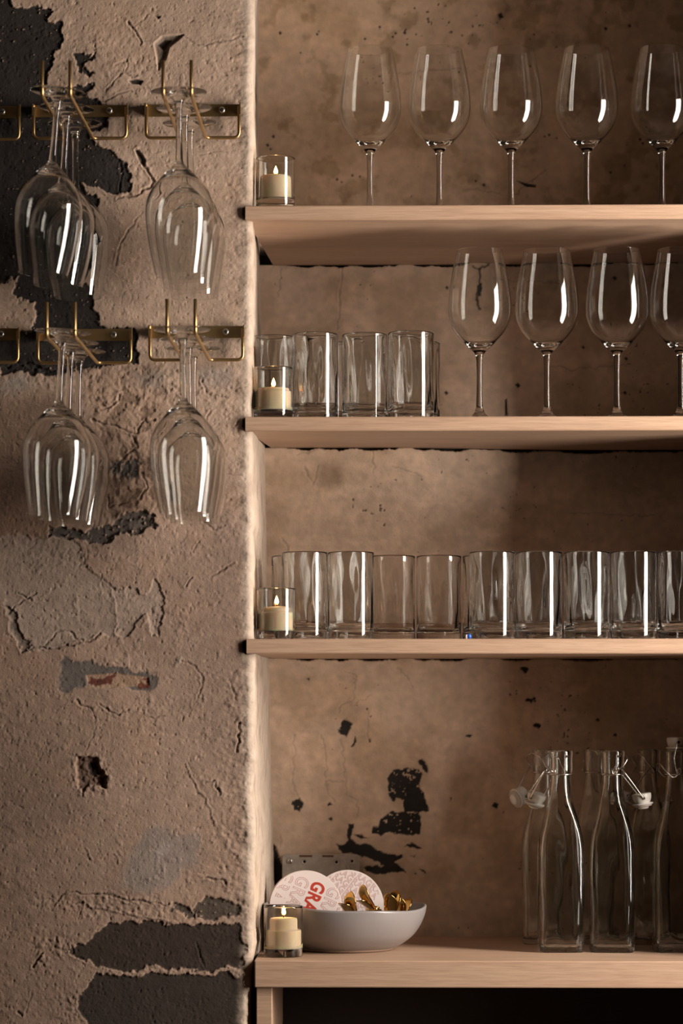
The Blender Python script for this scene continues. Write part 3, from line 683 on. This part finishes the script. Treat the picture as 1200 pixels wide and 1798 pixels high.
# ------------------------------------------------------------------ brass glass racks on the left wall
RW, RZ = .137, .0
def rack_proto():
    """local frame: wall at y = 0, rods at z = 0, plate centre x = 0"""
    e = empty('glass_rack', (0,0,0), '', 'rack', 'brass glass racks on the plaster wall')
    hw = RW / 2; zt, zb2 = .0495, .0325
    pl = fillet([(-hw,-.0135,0),(-hw,0,0),(hw,0,0),(hw,-.0135,0)], .004, 4)
    bm = bmesh.new(); rows = []
    T = .0018
    pts = [Vector(p) for p in pl]
    for i, p in enumerate(pts):
        t_ = (pts[min(i+1, len(pts)-1)] - pts[max(i-1, 0)]).normalized(); n = Vector((t_.y, -t_.x, 0))
        o_ = p + n * T if True else p
        rows.append([bm.verts.new((p.x, p.y-.002, zb2)), bm.verts.new((p.x, p.y-.002, zt)), bm.verts.new((o_.x, o_.y-.002, zt)), bm.verts.new((o_.x, o_.y-.002, zb2))])
    for A, B in zip(rows[:-1], rows[1:]):
        for k in range(4): bm.faces.new((A[k], A[(k+1)%4], B[(k+1)%4], B[k]))
    bm.faces.new(rows[0]); bm.faces.new(rows[-1])
    from_bm('mounting_plate', bm, M['brass'], e, False)
    for s in (-1, 1):
        x1, x2 = s*(hw-.0022), s*.0187
        path = [(x1,-.0128,zb2+.012),(x1,-.0128,0),(x2,-.0128,0),(x2,-.292,0),(x2,-.292,.0455)]
        from_bm('hook_wire', tube_bm(fillet(path, .0085, 6), .0025, 12), M['brass'], e)
        bm = lathe_bm([(0,.0030)] + spline([(.0010,.0030),(.0030,.0026),(.0044,.0012),(.0046,0)], 4) + [(0,0)], 20)
        xform(bm, Matrix.Translation((s*.0415,-.0056,.041)) @ Matrix.Rotation(math.pi/2, 4, 'X'))
        sc = from_bm('screw', bm, M['steel'], e)
        bm = bmesh.new()
        box_bm(-.0021,.0021,-.00035,.00035,0,.0004,0,bm); box_bm(-.00035,.00035,-.0021,.0021,0,.0004,0,bm)
        xform(bm, Matrix.Translation((s*.0415,-.0086,.041)) @ Matrix.Rotation(math.pi/2, 4, 'X') @ Matrix.Rotation(.5+s, 4, 'Z'))
        from_bm('screw_slot', bm, M['hole'], sc, False)
    return e
proto = rack_proto()
def rack_at(o, pxc, pyb, label):
    p = at(pxc, pyb, -.0128); o.location = (p.x, 0.0, p.z); o['label'] = label; return o
RK = {}
RK['ul'] = rack_at(proto, 140.5, 243, 'brass rack in the upper row, over the black wall patch, holding glasses')
RK['ur'] = rack_at(copy_tree(proto), 338.5, 242, 'brass rack in the upper row, beside the niche corner, holding glasses')
RK['ll'] = rack_at(copy_tree(proto), 148, 637, 'brass rack in the lower row, second from the niche corner, holding glasses')
RK['lr'] = rack_at(copy_tree(proto), 345, 632, 'brass rack in the lower row, beside the niche corner, holding glasses')
rack_at(copy_tree(proto), -48, 245, 'brass rack cut by the left picture edge, upper row')
rack_at(copy_tree(proto), -50, 636, 'brass rack cut by the left picture edge, lower row')
tilts = {'ul': (-4.8, -2.8, .8), 'ur': (.5, 1.2, 1.8), 'll': (-3.0, -2.6, -1.2), 'lr': (.6, .7, .4)}
rackname = {'ul': 'upper rack over the black wall patch', 'ur': 'upper rack beside the niche corner', 'll': 'lower rack farther from the niche corner', 'lr': 'lower rack beside the niche corner'}
for key, tl in tilts.items():
    b = RK[key].location
    for i, (Y, tdeg) in enumerate(zip((-.268, -.171, -.074), tl)):
        o = bpy.data.objects.new('wine_glass', WINE); C.objects.link(o)
        t_ = math.radians(tdeg)
        # upside down, foot resting on both rods; tilt swings the rim sideways
        o.rotation_euler = (math.pi, -t_, 0.0)
        lift = .0090 + abs(math.sin(t_)) * .02
        o.location = (b.x, Y, b.z + lift)
        tag(o, f'{["front", "middle", "rear"][i]} glass hanging upside down in the {rackname[key]}', 'glass', 'stemmed glasses hanging in the racks')

# ------------------------------------------------------------------ swing-top bottles
BH = 0.297
def bottle_mesh():
    a = .0333; seg = 64
    # (half width, height, squareness 0 = round .. 1 = square)
    lv = [(.026,.0016,1),(.0305,0,1),(.0322,.0012,1),(.0330,.005,1),(.0332,.02,1),(.0332,.08,1),(.0332,.135,1),(.0330,.150,1),(.0318,.165,.95),(.0292,.179,.8),(.0258,.193,.55),(.0222,.207,.28),
          (.0190,.220,.08),(.0168,.233,0),(.0156,.246,0),(.0152,.256,0),(.0155,.2625,0),(.0169,.2655,0),(.0174,.270,0),(.0171,.282,0),(.0170,.287,0),(.0177,.2895,0),(.0178,.294,0),(.0171,.2966,0),(.0158,.297,0)]
    inn = [(.0118,.2966,0),(.0108,.292,0),(.0106,.262,0),(.0112,.250,0),(.0132,.235,.02),(.0165,.218,.2),(.0208,.200,.5),(.0250,.183,.75),(.0284,.168,.9),(.0298,.150,1),(.0300,.13,1),(.0300,.08,1),(.0299,.02,1),(.0292,.0115,1),(.026,.0078,1)]
    def dense(L):
        return spline(L, 3)
    prof = dense(lv) + dense(inn)
    bm = bmesh.new(); rings = []
    rc = .0085
    def shape(hw, sq, ang):
        c, s = math.cos(ang), math.sin(ang)
        n = 2 + sq * 4.6                             # superellipse
        rs = hw / ((abs(c)**n + abs(s)**n) ** (1/n))
        return rs*c, rs*s
    for hw, z, sq in prof:
        n_in = len(rings) >= len(dense(lv)) and z < .235
        def wv(k):                                     # moulded glass: uneven inside
            a_ = 2*math.pi*k/seg
            return hw + (.0004*(math.sin(3*a_+z*22) + .8*math.sin(5*a_+1-z*40) + .6*math.sin(7*a_+z*63)) - .0006 if n_in else 0)
        rings.append([bm.verts.new((*shape(wv(k), max(0, min(1, sq)), 2*math.pi*k/seg), z)) for k in range(seg)])
    cb = bm.verts.new((0,0,.0036)); ci = bm.verts.new((0,0,.0088))
    for A, B in zip(rings[:-1], rings[1:]):
        for k in range(seg): bm.faces.new((A[k], A[(k+1)%seg], B[(k+1)%seg], B[k]))
    for k in range(seg):
        bm.faces.new((rings[0][(k+1)%seg], rings[0][k], cb)); bm.faces.new((rings[-1][k], rings[-1][(k+1)%seg], ci))
    bmesh.ops.recalc_face_normals(bm, faces=bm.faces[:])
    me = bpy.data.meshes.new('glass_body'); bm.to_mesh(me); bm.free(); me.materials.append(M['bottle'])
    me.polygons.foreach_set('use_smooth', [True]*len(me.polygons)); return me
BOT = bottle_mesh()
def arc(c, r, a0, a1, n=14):                               # in the local x-z plane
    return [(c[0] + r*math.cos(a0+(a1-a0)*k/n), 0, c[1] + r*math.sin(a0+(a1-a0)*k/n)) for k in range(n+1)]
def bottle(px, Y, rot, swing, where, spin, closed=False):
    """swing: direction (degrees, 0 = right, 90 = away) in which the opened stopper hangs"""
    p = on(px, Y, SH[3])
    e = empty('swing_top_bottle', p, f'clear swing-top bottle, {where}', 'bottle', 'swing-top bottles on the counter')
    g = bpy.data.objects.new('glass_body', BOT); C.objects.link(g); g.parent = e; g.rotation_euler = (0, 0, rot)
    S = Matrix.Rotation(math.radians(swing), 4, 'Z')
    zp = .2655
    # wire collar round the neck with a loop at each side
    ring = [(.0183*math.cos(2*math.pi*k/28), .0183*math.sin(2*math.pi*k/28), zp-.0035) for k in range(28)]
    bm = tube_bm(ring, .0009, 8, closed=True)
    for s in (-1, 1):
        tube_bm([(.0035*math.cos(t_), s*(.0190), zp+.001+.0042*math.sin(t_)) for t_ in np.linspace(0, 2*math.pi, 14)[:-1]], .0009, 8, bm, closed=True)
    from_bm('neck_wire', xform(bm, S), M['wire'], e)
    if closed:
        lev = [(0,-.0200,zp),(.010,-.0215,zp-.010),(.022,-.0200,zp+.002),(.027,-.011,zp+.012),(.027,.011,zp+.012),(.022,.0200,zp+.002),(.010,.0215,zp-.010),(0,.0200,zp)]
        bail = [(.004,-.0215,zp-.004),(.010,-.0225,zp+.020),(.004,-.0200,.3085),(0,-.008,.3085)]
        sp = Vector((0,0,.3085)); ax = Vector((0,0,1))
    else:
        lev = [(0,-.0200,zp),(.012,-.0212,zp+.008),(.020,-.0190,zp+.020),(.0215,0,zp+.027),(.020,.0190,zp+.020),(.012,.0212,zp+.008),(0,.0200,zp)]
        sp = Vector((.0445,0,zp-.040)); ax = Matrix.Rotation(math.radians(spin), 3, 'Y') @ Vector((0,0,1))
        bail = [(.010,-.0216,zp+.004),(.019,-.0205,zp-.006),(.038,-.0165,zp-.031),(sp.x,-.0150,sp.z),(sp.x,-.008,sp.z)]
    from_bm('lever_wire', xform(tube_bm(fillet(lev, .006, 4), .0011, 8), S), M['wire'], e)
    bm = tube_bm(fillet(bail, .004, 4), .0011, 8); tube_bm(fillet([(x,-y,z) for x, y, z in bail], .004, 4), .0011, 8, bm)
    tube_bm([(sp.x,-.009,sp.z),(sp.x,.009,sp.z)], .0011, 8, bm)
    from_bm('bail_wire', xform(bm, S), M['wire'], e)
    prof = [(0,.0085)] + spline([(.0080,.0085),(.0132,.0078),(.0142,.0055),(.0138,.0010),(.0118,-.0045),(.0105,-.0060)], 3) + [(.0150,-.0066),(.0155,-.0078),(.0150,-.0088),(.0085,-.0090),(.0080,-.0140),(.0066,-.0150),(0,-.0150)]
    q = Vector((0,0,1)).rotation_difference(ax).to_matrix().to_4x4()
    bm = xform(lathe_bm(prof, 32), S @ Matrix.Translation(sp) @ q)
    st = from_bm('stopper', bm, M['porcelain'], e)
    for s in (-1, 1):
        h = lathe_bm([(0,0),(.0021,0),(.0021,.0004),(0,.0004)], 14); xform(h, Matrix.Translation((0, s*.0141, .001)) @ Matrix.Rotation(-s*math.pi/2, 4, 'X'))
        from_bm('pivot_hole', xform(h, S @ Matrix.Translation(sp) @ q), M['hole'], st)
    bm = lathe_bm([(.0085,-.0091),(.0128,-.0091),(.0132,-.0104),(.0120,-.0116),(.0085,-.0116)], 28)
    from_bm('gasket', xform(bm, S @ Matrix.Translation(sp) @ q), M['rubber'], st)
    return e
bottle(985, .158, .04, 142, 'left in the front row, stopper hanging behind its neck', -20)
bottle(1076, .158, -.10, 5, 'middle of the front row, stopper hanging on its right', -8)
bottle(1188, .162, .05, 190, 'right in the front row, its white stopper closed', 0, True)
bottle(955, .300, .0, 214, 'leftmost in the rear row, stopper turned sideways', -70)
bottle(1045, .298, .08, 60, 'middle of the rear row, half hidden between two bottles', -10)
bottle(1140, .298, -.05, 205, 'right in the rear row, stopper hanging on its left', -15)

# ------------------------------------------------------------------ grey bowl with coasters and brass clips
BX, BY, BZ = (606 - 700) / 1230 * (4.183 / 4), .183, SH[3] + .0002
def bowl():
    e = empty('serving_bowl', (BX, BY, BZ), 'wide handmade pale grey bowl on the counter beside a candle', 'bowl')
    def wob(r, z, a):
        k = r / .122
        return r * (1 + .010*math.sin(2*a+.6) + .005*math.sin(3*a)), z + k*k*k*(.0022*math.sin(2*a+.4) + .0012*math.sin(5*a+1) - .0022*math.cos(a)) * (1 if z > .004 else 0)
    out = [(0,.0030),(.040,.0030),(.060,.0024),(.0655,.0000),(.0700,.0004),(.0735,.0035)] + spline([(.0735,.0035),(.087,.0105),(.102,.0225),(.1125,.0375),(.1187,.0520),(.1212,.0640)], 5)[1:] + [(.1208,.0660),(.1190,.0668),(.1172,.0658)]
    inn = spline([(.1172,.0658),(.1145,.0520),(.1083,.0385),(.097,.0240),(.082,.0130),(.060,.0085),(.030,.0072)], 5)[1:] + [(0,.0070)]
    from_bm('bowl_body', lathe_bm(out + inn, 96, wob=wob), M['ceramic'], e)
    bm = lathe_bm([(.0640,-.0001),(.0700,.0001),(.0722,.0018),(.0738,.0036),(.0728,.0030),(.0690,.0010),(.0640,.0006),(.0640,-.0001)], 96)
    from_bm('foot_ring', bm, M['rim'], e)
bowl()
def text_mesh(body, size, sx, outline, d, origin, R, y, keep):
    """letters laid on a coaster face (local x-z plane), cut at the coaster's edge"""
    cu = bpy.data.curves.new('t', 'FONT'); cu.body = body; cu.size = size; cu.resolution_u = 4
    cu.space_character = 1.08
    if outline: cu.fill_mode = 'NONE'; cu.bevel_depth = outline; cu.bevel_resolution = 0
    else: cu.offset = size * .034; cu.extrude = .00012
    o = bpy.data.objects.new('t', cu); C.objects.link(o)
    bpy.context.view_layer.update()
    dg = bpy.context.evaluated_depsgraph_get()
    me = bpy.data.meshes.new_from_object(o.evaluated_get(dg)); bpy.data.objects.remove(o)
    b = bmesh.new(); b.from_mesh(me); bpy.data.meshes.remove(me)
    dx, dz = d; ux, uz = -dz, dx
    for v in b.verts:
        X, Y_, Zt = v.co.x * sx, v.co.y, v.co.z
        v.co = (origin[0] + dx*X + ux*Y_, y - Zt*.5, origin[1] + dz*X + uz*Y_)
    bmesh.ops.delete(b, geom=[v for v in b.verts if math.hypot(v.co.x, v.co.z) > R - .0016], context='VERTS')
    tmp = bpy.data.meshes.new('t2'); b.to_mesh(tmp); b.free(); keep.from_mesh(tmp); bpy.data.meshes.remove(tmp)
def coaster(px, py, Y, lean, label, rows, roll=0.0):
    p = at(px, py, Y); R = .0545; T = .0016
    e = empty('coaster', p, label, 'coaster', 'printed coasters in the bowl'); e.rotation_euler = (lean, roll, 0)
    bm = lathe_bm([(0,T/2),(R-.0004,T/2),(R,T/2-.0003),(R,-T/2+.0003),(R-.0004,-T/2),(0,-T/2)], 72)
    xform(bm, Matrix.Rotation(math.pi/2, 4, 'X')); from_bm('card_disc', bm, M['card'], e, False)
    bm = lathe_bm([(R+.0001,-T*.35),(R+.0002,0),(R+.0001,T*.35),(R-.0005,T*.35),(R-.0005,-T*.35),(R+.0001,-T*.35)], 72)
    xform(bm, Matrix.Rotation(math.pi/2, 4, 'X')); from_bm('card_edge', bm, M['card_edge'], e)
    solid, thin = bmesh.new(), bmesh.new()
    for body, size, sx, outl, d, org in rows:
        text_mesh(body, size, sx, outl, d, org, R, -T/2 - .0001, thin if outl else solid)
    if len(solid.verts): 
        o = from_bm('bold_lettering', solid, M['red'], e, False); o['label'] = 'bold red lettering GRA'
    else: solid.free()
    if len(thin.verts): 
        o = from_bm('outline_lettering', thin, M['ink'], e, False); o['label'] = 'thin red outline lettering'; o['kind'] = 'stuff'
    else: thin.free()
    return e
pxm = 1 / 1175.0
D = Vector((-.40, -.917)); Un = Vector((-D.y, D.x))
rows = []
for k in range(-4, 4):
    c = Vector((15, 47)) + Vector((27.5, -9.5)) * k             # start of each line of letters, in pixels from the centre
    if k == 0: rows.append(('GRA', .0285, .78, 0, D, (c.x*pxm, c.y*pxm)))
    else: rows.append(('GRA', .0285, .78, .0003, D, (c.x*pxm, c.y*pxm)))
rows2 = []
for k in range(-5, 6):
    d2 = Vector((.80, -.60)); n2 = Vector((-d2.y, d2.x))
    o2 = n2 * (k * .0105) - d2 * .055
    rows2.append(('GRAGRAGRA', .0135, .95, .00020, d2, (o2.x, o2.y)))
coaster(611, 1591, .226, -.10, 'right coaster in the bowl, closely printed with thin red outlines', rows2, .0)
coaster(535, 1592, .212, -.10, 'plain-edged coaster just behind the boldly lettered one', [], .0)
coaster(537, 1592, .206, -.10, 'left coaster in the bowl, with bold red letters GRA', rows)

def clip_proto():
    e = empty('brass_clip', (0,0,0), '', 'clip', 'polished brass clips in the bowl')
    def wing(ang, L=.042, W=.0110):
        """a curved, dished tongue rising from the hinge"""
        bm = bmesh.new(); n, mcnt = 18, 8; g = []
        for i in range(n + 1):
            t_ = i / n
            wdt = W * (0.62 + .38*math.sin(math.pi*min(1, t_*1.02)**1.3)) * (math.sqrt(max(0, 1 - ((t_-.72)/.28)**2)) if t_ > .72 else 1)
            x = L * t_; z = .010*math.sin(t_*2.6) * t_
            row = []
            for j in range(mcnt + 1):
                s = j / mcnt * 2 - 1
                row.append((x, s*wdt, z + .0028*(s*s) * math.sin(math.pi*min(1, t_*1.1))))
            g.append(row)
        top = [[bm.verts.new(q) for q in r_] for r_ in g]; bot = [[bm.verts.new((q[0], q[1], q[2]-.0013)) for q in r_] for r_ in g]
        for i in range(n):
            for j in range(mcnt):
                bm.faces.new((top[i][j], top[i+1][j], top[i+1][j+1], top[i][j+1])); bm.faces.new((bot[i][j], bot[i][j+1], bot[i+1][j+1], bot[i+1][j]))
            bm.faces.new((top[i][0], bot[i][0], bot[i+1][0], top[i+1][0])); bm.faces.new((top[i][mcnt], top[i+1][mcnt], bot[i+1][mcnt], bot[i][mcnt]))
        for j in range(mcnt):
            bm.faces.new((top[0][j], top[0][j+1], bot[0][j+1], bot[0][j]))
            bm.faces.new((top[n][j], bot[n][j], bot[n][j+1], top[n][j+1]))
        bmesh.ops.remove_doubles(bm, verts=bm.verts[:], dist=1e-6)
        return xform(bm, Matrix.Rotation(-ang, 4, 'Y'))
    from_bm('wing', wing(math.radians(62)), M['gold'], e)
    from_bm('wing', xform(wing(math.radians(62)), Matrix.Rotation(math.pi, 4, 'Z')), M['gold'], e)
    bm = lathe_bm([(0,-.011)] + [(.0040,-.011),(.0046,-.0104),(.0046,.0104),(.0040,.011)] + [(0,.011)], 20)
    from_bm('hinge_barrel', xform(bm, Matrix.Rotation(math.pi/2, 4, 'X')), M['gold'], e)
    bm = bmesh.new()
    for s in (-1, 1):
        tmp = box_bm(-.001 + s*.004, .001 + s*.004, -.010, .010, -.020, -.003, .0006)
        me = bpy.data.meshes.new('t'); tmp.to_mesh(me); tmp.free(); bm.from_mesh(me); bpy.data.meshes.remove(me)
    from_bm('jaw', bm, M['gold'], e)
    return e
cp = clip_proto()
spots = [  # px, py, Y, rotation, label
    ((655, 1596, .150), (0, -.87, .75), 'largest brass clip in the bowl, one rounded wing standing up'),
    ((684, 1611, .140), (.2, -.10, 1.15), 'brass clip in the bowl right of the upright-winged one'),
    ((622, 1614, .128), (0, -.55, .9), 'brass clip lying low in the bowl before the coasters'),
    ((702, 1620, .185), (.1, .15, .9), 'rightmost brass clip in the bowl, mostly below the rim'),
]
for i, ((px, py, Y), rot, lab) in enumerate(spots[:4]):
    o = cp if i == 0 else copy_tree(cp)
    o.location = at(px, py, Y); o.rotation_euler = rot; o['label'] = lab

# ------------------------------------------------------------------ metal bracket plate on the rear wall
def bracket():
    p = at(564, 1527, .409)
    e = empty('wall_plate', p, 'drilled grey metal plate on the rear wall behind the coasters', 'plate')
    W, H = .0605, .0235
    cu = bpy.data.curves.new('t', 'CURVE'); cu.dimensions = '2D'; cu.fill_mode = 'BOTH'; cu.extrude = .0012; cu.bevel_depth = .0006; cu.bevel_resolution = 2
    def ring(pts):
        s = cu.splines.new('POLY'); s.points.add(len(pts)-1); s.use_cyclic_u = True
        for q, (x, y) in zip(s.points, pts): q.co = (x, y, 0, 1)
    rr = .005; corner = []
    for cx, cy_, a0 in ((W-rr, H-rr, 0), (-W+rr, H-rr, 90), (-W+rr, -H+rr, 180), (W-rr, -H+rr, 270)):
        corner += [(cx + rr*math.cos(math.radians(a0+k*15)), cy_ + rr*math.sin(math.radians(a0+k*15))) for k in range(7)]
    ring(corner)
    holes = [(-.0260,.0125),(.0245,.0118),(.0490,.0135)]
    for hx, hy in holes: ring([(hx + .0027*math.cos(-k*math.pi/10), hy + .0027*math.sin(-k*math.pi/10)) for k in range(20)])
    o = bpy.data.objects.new('t', cu); C.objects.link(o); bpy.context.view_layer.update()
    me = bpy.data.meshes.new_from_object(o.evaluated_get(bpy.context.evaluated_depsgraph_get())); bpy.data.objects.remove(o)
    me.transform(Matrix.Rotation(math.pi/2, 4, 'X')); me.materials.clear()
    link('plate_sheet', me, M['zinc'], e, False)
    for hx, hy in holes:
        bm = lathe_bm([(.0027,0),(.0040,.0012),(.0046,.0013),(.0048,.0004),(.0046,0)], 24)
        xform(bm, Matrix.Translation((hx, -.0016, hy)) @ Matrix.Rotation(math.pi/2, 4, 'X')); from_bm('hole_collar', bm, M['zinc'], e)
    for hx, hy in holes:
        h = lathe_bm([(0,0),(.0032,0),(.0032,.0003),(0,.0003)], 18); xform(h, Matrix.Translation((hx, .0019, hy)) @ Matrix.Rotation(math.pi/2, 4, 'X'))
        from_bm('hole_backing', h, M['hole'], e)
    bm = lathe_bm([(0,.0026)] + spline([(.001,.0026),(.0034,.0020),(.0046,.0006),(.0047,0)], 4) + [(0,0)], 20)
    s = from_bm('screw', xform(bm, Matrix.Translation((-.0495,-.0017,.0135)) @ Matrix.Rotation(math.pi/2, 4, 'X')), M['steel'], e)
    bm = box_bm(-.0032,.0032,-.0004,.0004,0,.0004,0); xform(bm, Matrix.Translation((-.0495,-.0042,.0135)) @ Matrix.Rotation(math.pi/2, 4, 'X') @ Matrix.Rotation(.6, 4, 'Z'))
    from_bm('screw_slot', bm, M['hole'], s, False)
    for x0, x1 in ((-.034,-.014), (.002,.020)):                # rust along the upper edge
        from_bm('rust_streak', box_bm(x0, x1, -.0021, -.0015, H-.0035, H-.0006, .0002), M['rust'], e)
    for x in (.0385, .0445):                                    # pressed ribs at the right end
        from_bm('pressed_rib', xform(tube_bm([(x-.0015,-.0012,.016),(x,-.0018,.008),(x+.003,-.0012,0)], .0012, 8), Matrix()), M['zinc'], e)
bracket()
